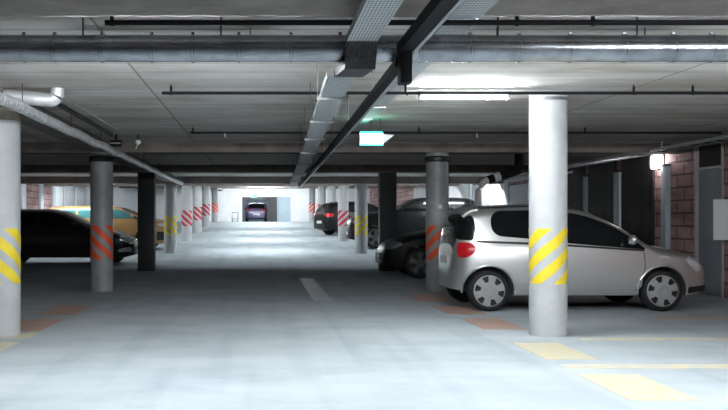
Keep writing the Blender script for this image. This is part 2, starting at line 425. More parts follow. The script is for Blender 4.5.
# the round duct
SD = 149.; dz = CAMZ + (CY - 48.5) / SD
t = thing('ventilation_duct', 'round galvanised duct crossing the whole picture under the ceiling', 'duct', (0, F / SD, dz))
obj('duct_run', tubepath(NB(), [(XL + .02, 0, 0), (XR - .02, 0, 0)], .09, 40), 'galv', t)
jx = [24, 55, 102, 152, 193, 239, 291, 340, 419, 470, 519, 570, 624, 673, 711]
xs = [(p - CX) / SD for p in jx]; a = xs[0]; 
while a > -4: a -= .34; xs.append(a)
a = xs[14]
while a < 5: a += .34; xs.append(a)
for x in xs:
    bm = NB(); lathe(bm, [(.0905, -.012), (.0945, -.009), (.0945, .009), (.0905, .012)], 40, 'x', (x, 0, 0)); box(bm, x - .01, x + .01, -.012, .012, .09, .108)
    obj('coupling', bm, 'galv', t)
for p in (83, 221, 498, 637):
    x = (p - CX) / SD
    obj('hanger_rod', tubepath(NB(), [(x, 0, .09), (x, 0, zc(6) - dz)], .006, 8), 'rod', t)

# foil-insulated pipe on the left
t = thing('insulated_pipe', 'silver foil-wrapped pipe running back along the left columns', 'pipe', (-2.374, F / 104, 2.36))
y0 = F / 104
obj('pipe_run', tubepath(NB(), [(0.012 * math.sin(i * 1.7), i * .6, .010 * math.cos(i * 2.3)) for i in range(-2, 22)] + [(0, 27 - y0, 0)], .056, 20), 'foil', t)
t0 = t; bm = NB(); s = 97.; t = thing('branch_pipe', 'thick foil-wrapped branch pipe with an elbow up to the ceiling at left', 'pipe', (-2.54, y0, 2.44))
a0 = P(14, 96, s) - Vector((-2.54, y0, 2.44)); a1 = P(50, 100, s) - Vector((-2.54, y0, 2.44))
cpt = a1 + Vector((0, 0, .075))
pts = [a0 + Vector((-.55, 0, .0)), a0 + Vector((-.2, 0, .0)), a0 + Vector((0, 0, -.005)), a1] + arc(cpt, .075, -PI / 2, 0, (1, 0, 0), (0, 0, 1), 8)[1:] + [cpt + Vector((.075, 0, 2.606 - 2.44 - cpt.z))]
obj('branch_run', tubepath(bm, pts, .072, 22), 'foilsmooth', t); t = t0
bm = NB()
for i in (2, 5, 9, 13, 18): lathe(bm, [(.059, -.012), (.062, 0), (.059, .012)], 20, 'y', (0.012 * math.sin((i - 3) * 1.7), (i - 3) * .6, .010 * math.cos((i - 3) * 2.3)))
obj('tape_band', bm, 'steel', t)
for y in (.3, 2.6, 4.7, 9.6, 12.4, 15.2): obj('hanger_rod', tubepath(NB(), [(0, y, .05), (0, y, zc(y0 + y) - 2.36 + .0005)], .005, 6), 'rod', t)
# valve above the branch
v = P(32, 80, 92)
t = thing('shutoff_valve', 'dark red valve with bright fittings above the foil branch pipe', 'valve', v)
obj('valve_body', lathe(NB(), [(.03, -.09), (.045, -.05), (.05, 0), (.045, .05), (.03, .09)], 18, 'x'), 'redvalve', t)
bm = NB(); lathe(bm, [(.062, -.115), (.062, -.09)], 18, 'x'); lathe(bm, [(.062, .09), (.062, .115)], 18, 'x'); obj('flange', bm, 'steel', t)
obj('riser', tubepath(NB(), [(0, 0, .04), (0, 0, 2.61 - v.z)], .02, 12), 'black', t)
# thin conduits on the ceiling at left
def conduit(p0, p1, r, m, label):
    p0 = Vector(p0); p1 = Vector(p1)
    return tag(obj('conduit', tubepath(NB(), [p0, p1], r, 12), m), label, 'conduit', 'thin conduits on the ceiling')
conduit((-2.15, 9.45, 2.5965), (-2.15, 13.5, 2.5965), .014, 'conduit', 'thin tan conduit on the ceiling right of the foil pipe')
conduit((-3.7, 9.5, 2.5965), (-3.7, 15.5, 2.5965), .014, 'conduit', 'thin pale conduit in the dark left of the foil pipe')
conduit((-2.33, 9.7, 2.5825), (-2.33, 14.05, 2.5825), .028, 'rod', 'dark conduit directly above the foil pipe')
# junction box and detector
q = P(116, 152, 63)
t = thing('junction_box', 'dark junction box on the foil pipe before the left grey column', 'box', (q.x, q.y, q.z))
obj('box_body', box(NB(), -.09, .09, -.05, .05, .088, .19, .008), 'black', t)
obj('stem', tubepath(NB(), [(0, 0, .18), (0, 0, 2.6105 - q.z)], .02, 10), 'black', t)
obj('cover_strip', box(NB(), -.08, .08, -.054, -.048, .13, .145), 'conduit', t)
q = P(138, 142, 63)
t = thing('alarm_sounder', 'small white round sounder hanging from the dark ceiling at left', 'sounder', (q.x, q.y, q.z))
obj('dome', lathe(NB(), [(.005, -.042), (.03, -.035), (.043, -.01), (.043, .015), (.03, .03)], 24), 'socket', t)
obj('stem', tubepath(NB(), [(0, 0, .02), (0, 0, 2.6105 - q.z)], .012, 10), 'black', t)
obj('bracket', tubepath(NB(), [(-.01, .02, -.03), (-.04, .02, -.12)], .012, 10), 'conduit', t)

# cable trays down the middle
def tray_mesh(path, w, hgt):
    """U-shaped channel open at the top along path of (x,y,z)"""
    bm = NB(); prev = None; tk = .004
    for (x, y, z) in path:
        ring = [bm.verts.new((x + dx, y, z + dh)) for dx, dh in ((-w / 2, 0), (w / 2, 0), (w / 2, hgt), (w / 2 - tk, hgt), (w / 2 - tk, tk), (-w / 2 + tk, tk), (-w / 2 + tk, hgt), (-w / 2, hgt))]
        if prev:
            for k in range(8): bm.faces.new((prev[k], prev[(k + 1) % 8], ring[(k + 1) % 8], ring[k]))
        else: bm.faces.new(ring)
        prev = ring
    bm.faces.new(prev)
    return bm
t = thing('cable_tray', 'perforated grey cable tray stepping down under the round duct', 'cable tray', (0, 0, 0))
zu, zl = CAMZ + 1.155, CAMZ + .99
obj('upper_run', tray_mesh([(.65, 1.0, zu), (.65, 5.80, zu)], .195, .05), 'tray', t, False)
o = obj('drop_section', tray_mesh([(.65, 5.78, zu), (.645, 5.86, zl), (.60, 6.2, zl)], .2, .05), 'blackbox', t, False); o['label'] = 'dark speckled step under the duct'
obj('lower_run', tray_mesh([(.55, 6.18, zl), (.615, 9.4, zl), (.75, 16, zl), (.93, 26.5, zl + .04)], .19, .05), 'tray', t, False)
for y in (7.2, 8.9, 10.8, 13.0, 16, 19, 22):
    xc = .42 + .0205 * y; bm = NB(); box(bm, xc - .12, xc + .12, y - .02, y + .02, zl - .022, zl); obj('cross_bar', bm, 'traysolid', t, False)
    for dx in (-.115, .115): obj('hanger_rod', tubepath(NB(), [(xc + dx, y, zl - .01), (xc + dx, y, zc(y))], .004, 6), 'rod', t)
t = thing('cable_tray', 'pale cable tray fixed to the ceiling right of the black trunking', 'cable tray', (0, 0, 0))
obj('tray_run', tray_mesh([(1.32, 1.0, CAMZ + 1.315), (1.32, 26, CAMZ + 1.315)], .2, .055), 'tray', t, False)
bm = NB()
for y in (6.35, 10.4, 11.6, 14.4, 18.2): box(bm, 1.2, 1.44, y - .025, y + .025, CAMZ + 1.304, CAMZ + 1.316)
obj('clamp', bm, 'traysolid', t, False)
# black trunking
t = thing('cable_trunking', 'black square trunking along the aisle dipping under the round duct', 'trunking', (0, 0, 0))
def rail(path, w, h):
    bm = NB(); prev = None
    for (x, y, z) in path:
        ring = [bm.verts.new((x + dx, y, z + dh)) for dx, dh in ((-w / 2, -h / 2), (w / 2, -h / 2), (w / 2, h / 2), (-w / 2, h / 2))]
        if prev:
            for k in range(4): bm.faces.new((prev[k], prev[(k + 1) % 4], ring[(k + 1) % 4], ring[k]))
        else: bm.faces.new(ring)
        prev = ring
    bm.faces.new(prev); return bm
zt_, zl_ = CAMZ + 1.10, CAMZ + 1.02
obj('upper_run', rail([(.914, 1.0, zt_), (.914, 5.78, zt_)], .085, .07), 'black', t, False)
obj('edge_strip', rail([(.97, 1.0, zt_ - .01), (.97, 5.78, zt_ - .01)], .022, .05), 'steel', t, False)
obj('drop_fitting', box(NB(), 0.875, .955, 5.66, 5.79, CAMZ + .87, zt_ + .03, .012), 'black', t)
obj('drop_hook', tubepath(NB(), [(.92, 5.73, CAMZ + .88), (.92, 5.73, CAMZ + .81), (.935, 5.73, CAMZ + .805)], .008, 8), 'black', t)
obj('lower_run', rail([(.895, 5.79, zl_), (.925, 8, zl_), (.99, 14, zl_), (1.13, 26.6, zl_ + .02)], .055, .06), 'black', t, False)
obj('lower_strip', rail([(.937, 5.79, zl_ - .015), (.967, 8, zl_ - .015), (1.032, 14, zl_ - .015), (1.172, 26.6, zl_)], .028, .03), 'steel', t, False)
for y in (7.4, 9.8, 12.2, 14.9, 18, 21, 24):
    xx = .90 + (y - 5.8) * .0113
    obj('hanger_rod', tubepath(NB(), [(xx, y, zl_), (xx, y, zc(y))], .006, 6), 'rod', t)

# exit sign
s = 75.; e = P(371.5, 139, s)
t = thing('exit_sign', 'glowing green and white exit sign hanging over the aisle', 'exit sign', (e.x, e.y, e.z))
w, h = .155, .085
obj('housing', box(NB(), -w, w, 0, .06, -h, h, .006), 'plasticw', t)
o = obj('lit_face', box(NB(), -w + .008, w - .008, -.006, 0, -h + .02, h - .02), 'exitface', t, False)
bm = NB(); box(bm, -w, w, -.007, .0, h - .02, h); box(bm, -w, w, -.007, 0, -h, -h + .02); box(bm, -w + .01, w - .01, .005, .055, h, h + .012); obj('green_edge', bm, 'exitgreen', t, False)
bm = NB(); v = [bm.verts.new(p) for p in ((w, -.004, -h + .02), (w + .15, .02, h - .03), (w, -.004, h - .02), (w, .02, -h + .02), (w + .15, .03, h - .03), (w, .02, h - .02))]
bm.faces.new(v[:3]); bm.faces.new(v[3:]); bm.faces.new((v[0], v[1], v[4], v[3])); bm.faces.new((v[1], v[2], v[5], v[4])); bm.faces.new((v[0], v[2], v[5], v[3]))
obj('side_fin', bm, 'plasticw', t, False)
bm = NB()
for x in (-.0, .12): tubepath(bm, [(x, .03, h), (x, .03, 2.61 - e.z)], .006, 8)
obj('suspension', bm, 'rod', t)
e = P(254, 196, 15.2)
t = thing('exit_sign', 'tiny green exit sign far above the end opening', 'exit sign', (e.x, e.y, e.z))
obj('housing', box(NB(), -.17, .17, 0, .06, -.09, .09), 'plasticw', t, False); obj('lit_face', box(NB(), -.16, .16, -.01, 0, -.08, .08), 'exitgreen', t, False)
obj('suspension', tubepath(NB(), [(0, .03, .08), (0, .03, 3.46 - e.z)], .012, 8), 'rod', t)

# fluorescent battens
def batten(x, d, length, m, label, along='x', drop=0., half=.035):
    z = zc(d) - drop
    t = thing('ceiling_light', label, 'ceiling light', (x, d, z), 0 if along == 'x' else PI / 2, 'tube lights on the ceiling')
    obj('housing', box(NB(), -length / 2, length / 2, -half, half, -.045, 0, .004), 'plasticw', t)
    bm = NB(); lathe(bm, [(.004, -length / 2 + .03), (.019, -length / 2 + .04), (.019, length / 2 - .04), (.004, length / 2 - .03)], 14, 'x', (0, 0, -.068))
    obj('tube', bm, m, t)
    bm = NB(); box(bm, -length / 2, -length / 2 + .03, -.02, .02, -.095, -.04); box(bm, length / 2 - .03, length / 2, -.02, .02, -.095, -.04); obj('end_cap', bm, 'plasticw', t, False)
    if drop > .06:
        for x_ in (-length * .35, length * .35): obj('suspension', tubepath(NB(), [(x_, 0, 0), (x_, 0, drop)], .005, 6), 'rod', t)
batten(2.1, 9.32, .95, 'tubeglow', 'bright tube light on the ceiling just before the right white column', 'x', .02)
batten(-2.7, 6.39, 1.5, 'tubedim', 'tube light behind the round duct, above the left row of columns', 'x', .145, .10)
batten(-.6, 6.39, 1.5, 'tube', 'tube light behind the round duct, left of the perforated cable tray', 'x', .145, .10)
batten(2.2, 6.39, 1.5, 'tube', 'tube light behind the round duct, right of the black trunking', 'x', .145, .10)
batten(4.3, 6.39, 1.5, 'tubedim', 'tube light behind the round duct, near the right end', 'x', .145, .10)
batten(3.8, 3.3, 1.5, 'tubenear', 'tube light on the ceiling close to the camera', 'x', .05)
fl = ['first', 'second', 'third', 'fourth', 'fifth']
for i, d in enumerate((28.62, 34.75, 40.6, 46.8, 51.0)):
    batten(.2, d, 1.5, 'tubefar', 'tube light over the far ramp, %s behind the black columns' % fl[i])
for i, (x, d) in enumerate(((-6, 28.62), (-6, 34.75), (6.3, 28.62), (5.6, 34.75))):
    batten(x, d, 1.5, 'tubebay', 'tube light above the parked cars on the %s, %s' % (('left', ['near one', 'far one'][i]) if x < 0 else ('right', ['near one', 'far one'][i - 2])), 'x')
batten(-1.2, 57.5, 2.4, 'tubebay', 'tube light before the white end wall at left'); batten(1.6, 57.5, 2.4, 'tubebay', 'tube light before the white end wall at right')
batten(-.4, 65.5, 1.5, 'tubedim', 'tube light inside the end recess above the violet car')

# ------------------------------------------------------------------ right wall fittings
y0, y1 = F / 61.5, F / 58.1
dr = thing('door_1', 'tall grey steel door in the pink block wall at the right', 'door', (XR, (y0 + y1) / 2, 0)); hw = (y1 - y0) / 2
dr['kind'] = 'structure'
obj('door_leaf', box(NB(), .03, .09, -hw, hw, .01, 2.12, .004), 'door', dr)
obj('transom_panel', box(NB(), .04, .1, -hw, hw, 2.14, 2.55), 'darkpanel', dr, False)
bm = NB(); box(bm, -.02, .12, -hw - .05, -hw, 0, 2.55); box(bm, -.02, .12, hw, hw + .05, 0, 2.55); box(bm, -.015, .12, -hw, hw, 2.11, 2.15)
obj('door_frame', bm, 'doorframe', dr, False)
bm = NB(); tubepath(bm, [(.03, -hw + .09, 1.05), (-.03, -hw + .09, 1.05), (-.03, -hw + .2, 1.05)], .01, 8); obj('door_handle', bm, 'steel', dr)
# projecting sign board
t = thing('sign_board', 'blank white sign board at the right edge beside the grey door', 'sign', (XR, F / 63.8, 1.24))
obj('board', box(NB(), -.41, .0, -.012, .012, -.30, .34, .004), 'sign', t)
bm = NB(); box(bm, -.05, .0, .012, .05, .2, .25); box(bm, -.05, 0, .012, .05, -.2, -.15); obj('bracket', bm, 'rod', t, False)
tag(obj('vent_panel', box(NB(), XR - .06, XR, 13.55, 14.3, 1.62, 2.44, .006), 'darkpanel'), 'black panel on the wall above the white sign board', 'panel')
# dark panels added for the poorly lit stretch of wall, and pale posts
oc = ['nearest the grey door', 'second from the grey door', 'third from the grey door']
for i, (a, b) in enumerate(((17.1, 18.6), (18.95, 20.5), (20.75, 22.6))):
    t = thing('shade_panel', 'dark panel standing in for shade on the right wall behind the silver car, ' + oc[i], 'screen', (XR, (a + b) / 2, 0), 0, 'dark screens on the right wall'); hh = (b - a) / 2
    bm = NB(); box(bm, -.05, -.02, -hh, hh, .05, 2.5); obj('panel', bm, 'darkpanel', t, False)
    bm = NB()
    for q in range(9): box(bm, -.054, -.05, -hh + .02 + q * (2 * hh - .07) / 8, -hh + .05 + q * (2 * hh - .07) / 8, .06, 2.49)
    obj('slats', bm, 'darkpanel', t, False)
    obj('top_rail', box(NB(), -.07, 0, -hh, hh, 2.5, 2.56), 'trim', t, False)
oc = ['first', 'second', 'third', 'fourth', 'fifth', 'sixth', 'seventh', 'eighth', 'ninth', 'tenth']
def post(x, d, w, side, lab):
    t = thing('wall_post', lab, 'post', (x, d, zf(d)), 0, 'pale posts along the side walls')
    sg = -1 if side > 0 else 1
    h = 2.25
    bm = NB(); box(bm, 0, sg * .09, -w / 2, w / 2, 0, h, .006); obj('shaft', bm, 'post', t)
    bm = NB(); box(bm, 0, sg * .11, -w / 2 - .015, w / 2 + .015, 0, .02); box(bm, 0, sg * .11, -w / 2 - .015, w / 2 + .015, h, h + .03); obj('end_plate', bm, 'rod', t, False)
for i, (d, w) in enumerate(((16.58, .22), (18.78, .30), (20.62, .18), (22.8, .3), (24.9, .3), (27.2, .3), (29.6, .3), (32.0, .3))):
    post(XR, d, w, 1, 'pale blue-grey post on the right wall, %s from the grey door' % oc[i])
for i, d in enumerate((30.9, 33.4, 35.4, 37.4, 39.6, 42.0, 44.5)):
    post(XL, d, .42, -1, 'pale post on the left brick wall, %s counted from the front' % oc[i])
# horizontal rails above the posts (lit)
tag(obj('wall_rail', box(NB(), XL, XL + .1, 29, 46, 3.02, 3.12), 'post'), 'long pale rail above the posts on the left brick wall', 'rail')
def whitepanel(d0, d1, lab):
    z = zf((d0 + d1) / 2)
    t = thing('wall_panel', lab, 'panel', (XR, (d0 + d1) / 2, z), 0, 'white panels on the right wall'); h = (d1 - d0) / 2
    obj('sheet', box(NB(), -.04, 0, -h, h, .05, 2.15, .004), 'whitewall', t)
for i, (a, b) in enumerate(((22.98, 24.72), (25.08, 27.02), (27.38, 29.42), (29.78, 31.82), (32.18, 36.5), (36.6, 44))):
    whitepanel(a, b, 'white panel on the far right wall, %s behind the dark screens' % oc[i])
for i, (a, b) in enumerate(((35.7, 37.1), (37.7, 39.3), (39.9, 41.7), (42.3, 44.2), (46, 49.8), (50, 53.8), (54, 61.5))):
    t = thing('wall_panel', 'white panel on the far left wall, %s counted from the front' % oc[i], 'panel', (XL, (a + b) / 2, zf((a + b) / 2)), 0, 'white panels on the left wall'); h = (b - a) / 2
    obj('sheet', box(NB(), 0, .04, -h, h, .05, 2.15, .004), 'whitewall', t)
# bulkhead lamp
s = 53.3; q = P(655, 162, s)
t = thing('bulkhead_lamp', 'glowing bulkhead lamp high on the right wall above the silver car', 'wall lamp', (XR, F * (XR - .12) / (655 - CX), q.z))
bm = NB(); box(bm, -.13, -.05, -.19, .19, -.12, .12, .02); obj('glass', bm, 'bulk', t)
obj('base', box(NB(), -.05, 0, -.16, .16, -.13, .13, .008), 'rod', t)
obj('cable_stub', tubepath(NB(), [(-.03, 0, .13), (-.03, 0, .38)], .012, 8), 'rod', t)
# cable ladder
t = thing('cable_ladder', 'steel cable ladder hung along the top of the right wall', 'cable ladder', (6.95, 18, 2.47))
for dx in (-.16, .16):
    obj('side_rail', rail([(dx, -8, 0), (dx, 8, 0)], .012, .05), 'steel', t, False)
for i in range(40):
    y = -8 + .2 + i * .4
    obj('rung', rail([(-.16, y, -.012), (.16, y, -.012)], .0, .0) if False else box(NB(), -.16, .16, y - .012, y + .012, -.022, -.005), 'steel', t, False)
for y in (-5.4, -2.4, .6, 3.6, 6.6):
    obj('hanger_rod', tubepath(NB(), [(0, y, -.02), (0, y, .14)], .006, 6), 'steel', t)
bm = NB()
for i, dx in enumerate((-.10, .09)): tubepath(bm, [(dx + .012 * math.sin(j * 1.3 + i), -8 + j * 1.0, .012 + .004 * (j % 2)) for j in range(17)], .018, 8)
obj('cables', bm, 'black', t)
t = thing('cable_ladder', 'short lower cable ladder in the dark beyond the white column', 'cable ladder', (6.5, 21.5, 2.28))
for dx in (-.1, .1): obj('side_rail', rail([(dx, -2.4, 0), (dx, 2.2, 0)], .012, .045), 'steel', t, False)
for i in range(11): obj('rung', box(NB(), -.1, .1, -2.3 + i * .42, -2.27 + i * .42, -.018, -.004), 'steel', t, False)
for y in (-1.8, 1.6): obj('hanger_rod', tubepath(NB(), [(0, y, -.01), (0, y, .33)], .006, 6), 'steel', t)
# drain pipe with elbow behind the silver car roof
s = 50.
def R3(px, py): return P(px, py, s)
b0 = R3(478, 262)
t = thing('drain_pipe', 'black and white drain pipe with elbow above the silver car roof', 'pipe', (b0.x, b0.y, 0))
def L3(px, py): return R3(px, py) - Vector((b0.x, b0.y, 0))
o = obj('downpipe', tubepath(NB(), [Vector((0, 0, 0)), L3(478, 196), L3(478, 190), L3(480, 186), L3(484, 182), L3(488, 180)], .065, 18), 'plasticw', t); o['label'] = 'white lower pipe'
obj('sleeve', tubepath(NB(), [L3(488, 180), L3(494, 178)], .085, 18), 'black', t)
o = obj('band', tubepath(NB(), [L3(494, 178), L3(500, 176)], .088, 18), 'plasticw', t); o['label'] = 'white band'
obj('black_run', tubepath(NB(), [L3(500, 176), L3(510, 173), L3(519, 170), L3(519, 166), L3(519, 150)], .09, 18), 'black', t)

# ------------------------------------------------------------------ cars
class Body:
    def __init__(s, L, W, top, bot, xr, xf, Ra, plan=None, tumble=None, rr=.13, n=2.7, wr=.29):
        s.L, s.W2 = L, W / 2
        s.top = Curve(top); s.botz = bot; s.xr, s.xf, s.Ra, s.wr = xr, xf, Ra, wr
        s.plan = Curve(plan or [(0, .66), (.02, .78), (.06, .86), (.13, .915), (.28, .965), (.7, 1), (L - 1.0, 1), (L - .5, .97), (L - .28, .915), (L - .12, .84), (L - .04, .74), (L, .60)])
        s.tum = Curve(tumble or [(.12, .91), (.25, .965), (.45, .992), (.65, 1.0), (.85, .985), (.95, .955), (1.2, .875), (1.45, .775), (1.7, .68)])
        s.rr, s.n = rr, n
    def bot(s, u):
        for c in (s.xr, s.xf):
            if abs(u - c) < s.Ra: return max(s.botz, s.wr + math.sqrt(max(0, s.Ra**2 - (u - c)**2)))
        e = min(u, s.L - u)
        return s.botz + (.08 * (1 - e / .35) if e < .35 else 0)
    def r(s, u): return min(s.rr, .45 * max(.05, s.top(u) - s.botz))
    def y(s, u, z):
        zt = s.top(u); r = s.r(u); k = (z - (zt - r)) / r
        c = 1. if k <= 0 else (0. if k >= 1 else (1 - k**s.n)**(1 / s.n))
        return s.W2 * s.plan(u) * s.tum(z) * c
    def z(s, u, y):
        lo = s.top(u) - s.r(u); hi = s.top(u); y = abs(y)
        if s.y(u, lo) < y: return lo
        for _ in range(24):
            m = (lo + hi) / 2
            if s.y(u, m) > y: lo = m
            else: hi = m
        return lo
    def mesh(s, step=.03, K=22, A=12):
        us = []; u = 0.
        while u < s.L:
            us.append(u); e = min(u, s.L - u); u += step * (.18 if e < .08 else .35 if e < .3 else 1)
        us.append(s.L); st = [(u, s.bot(u)) for u in us if all(abs(abs(u - c) - s.Ra) > .004 and abs(u - c) > s.Ra - .0 or False for c in (s.xr, s.xf))]
        for c in (s.xr, s.xf):
            m = 28
            st.append((c - s.Ra - 1e-5, s.bot(c - s.Ra - .002))); st.append((c + s.Ra + 1e-5, s.bot(c + s.Ra + .002)))
            for i in range(m + 1):
                a = PI * i / m; st.append((c - s.Ra * math.cos(a), s.wr + s.Ra * math.sin(a)))
        st.sort(key=lambda p: p[0])
        bm = NB(); prev = None
        for u, zb in st:
            zt = s.top(u); r = s.r(u); zs = zt - r
            zb = min(zb, zs - .02); half = []
            yb = s.y(u, zb)
            half += [(0, zb), (yb * .5, zb), (yb * .93, zb)]
            for k in range(K):
                z = zb + .012 + (zs - zb - .012) * k / (K - 1); half.append((s.y(u, z), z))
            for k in range(1, A):
                f = PI / 2 * k / A; z = zs + r * math.sin(f)**(2 / s.n); half.append((s.y(u, z), z))
            half.append((0, zt))
            ring = [bm.verts.new((u - s.L / 2, y, z)) for y, z in half] + [bm.verts.new((u - s.L / 2, -y, z)) for y, z in half[-2:0:-1]]
            if prev:
                n = len(ring)
                for k in range(n): bm.faces.new((prev[k], prev[(k + 1) % n], ring[(k + 1) % n], ring[k]))
            else: bm.faces.new(ring)
            prev = ring
        bm.faces.new(prev)
        return bm
def grid_solid(bm, out, inn):
    """closed patch: out[i][j] outer points, inn[i][j] inner points"""
    def mk(g): return [[bm.verts.new(p) for p in row] for row in g]
    a, b = mk(out), mk(inn); I, J = len(a), len(a[0])
    for i in range(I - 1):
        for j in range(J - 1):
            bm.faces.new((a[i][j], a[i + 1][j], a[i + 1][j + 1], a[i][j + 1])); bm.faces.new((b[i][j], b[i][j + 1], b[i + 1][j + 1], b[i + 1][j]))
    for i in range(I - 1):
        bm.faces.new((a[i][0], b[i][0], b[i + 1][0], a[i + 1][0])); bm.faces.new((a[i][-1], a[i + 1][-1], b[i + 1][-1], b[i][-1]))
    for j in range(J - 1):
        bm.faces.new((a[0][j], a[0][j + 1], b[0][j + 1], b[0][j])); bm.faces.new((a[-1][j], b[-1][j], b[-1][j + 1], a[-1][j + 1]))
def side_patch(B, side, u0, u1, lo, hi, off=.006, rl=.06, rrr=.06, nu=30, nv=8, bm=None):
    bm = bm or NB(); lo = Curve(lo) if len(lo) > 1 else (lambda u, v=lo[0][1]: v); hi = Curve(hi) if len(hi) > 1 else (lambda u, v=hi[0][1]: v)
    out, inn = [], []
    for i in range(nu + 1):
        t = (1 - math.cos(PI * i / nu)) / 2; u = u0 + (u1 - u0) * t
        a, b = lo(u), hi(u); mid = (a + b) / 2; k = 1.
        if rl > 0 and u - u0 < rl: k = min(k, (1 - min(1, max(0, 1 - (u - u0) / rl))**2.4)**(1 / 2.4))
        if rrr > 0 and u1 - u < rrr: k = min(k, (1 - min(1, max(0, 1 - (u1 - u) / rrr))**2.4)**(1 / 2.4))
        k = max(k, .02); a, b = mid + (a - mid) * k, mid + (b - mid) * k
        ro, ri = [], []
        for j in range(nv + 1):
            z = a + (b - a) * j / nv; y = B.y(u, z)
            ro.append((u - B.L / 2, side * (y + off), z)); ri.append((u - B.L / 2, side * (y - .012), z))
        out.append(ro); inn.append(ri)
    grid_solid(bm, out, inn); return bm
def top_patch(B, ulist_fn, v0, v1, off=.006, nu=18, nv=16, bm=None):
    """ulist_fn(t) -> u for t in 0..1; v = fraction of half width"""
    bm = bm or NB(); out, inn = [], []
    for i in range(nu + 1):
        u = ulist_fn(i / nu); ro, ri = [], []
        for j in range(nv + 1):
            v = v0 + (v1 - v0) * j / nv
            w = B.W2 * B.plan(u) * B.tum(B.top(u) - B.r(u) * .6); y = v * w
            z = B.z(u, y); h = .006
            dzdu = (B.z(u + h, y) - B.z(u - h, y)) / (2 * h)
            n = Vector((-dzdu, 0, 1)).normalized()
            p = Vector((u - B.L / 2, y, z))
            ro.append(p + n * off); ri.append(p - n * .012)
        out.append(ro); inn.append(ri)
    grid_solid(bm, out, inn); return bm
def wheel(parent, u, side, B, tw, style, capr, m):
    yo = side * (B.W2 * .985 - .015)
    bm = NB(); R = B.wr
    s_ = -side
    prof = [(capr - .01, .012), (capr + .006, .004), (R - .05, -.004), (R - .018, .008), (R, .035), (R, tw - .035), (R - .018, tw - .008), (R - .05, tw + .002), (.12, tw)]
    lathe(bm, [(r, s_ * h) for r, h in prof], 44, 'y', (0, 0, 0), False)
    w = obj('wheel', bm, 'tyre', parent); w.location = (u - B.L / 2, yo, R)
    bm = NB(); lathe(bm, [(.002, s_ * .03), (capr, s_ * .03)], 32, 'y', (0, 0, 0), False); obj('rim_back', bm, 'trim', w)
    bm = NB(); nr, na = 20, 192 if style == 6 else 60
    hol = 6 if style == 6 else 5
    def prof_h(r):
        t = r / capr
        return -.012 + .010 * t - (.008 if .28 < t < .34 else 0) + (.012 if t > .93 else 0)
    vs = {}
    rl = [0.02] + [capr * (i + 1) / nr for i in range(nr)]
    def gv(i, k):
        k %= na
        if (i, k) not in vs:
            a = 2 * PI * k / na + .3; r = rl[i]
            vs[i, k] = bm.verts.new((r * math.cos(a), s_ * prof_h(r), r * math.sin(a)))
        return vs[i, k]
    for i in range(len(rl) - 1):
        rm = (rl[i] + rl[i + 1]) / 2 / capr
        for k in range(na):
            ph = ((k + .5) / na * hol) % 1; dd = abs(ph - .5)
            if style == 6: slot = .56 < rm < .90 and dd < .19 + .12 * (rm - .6)
            else: slot = .36 < rm < .88 and dd < .16 + .25 * (rm - .36)
            if slot: continue
            bm.faces.new((gv(i, k), gv(i, k + 1), gv(i + 1, k + 1), gv(i + 1, k)))
    bm.faces.new([gv(0, k) for k in range(na)])
    r_ = bmesh.ops.solidify(bm, geom=bm.faces[:], thickness=.006)
    o = obj('wheel_cover', bm, m, w)
    return w

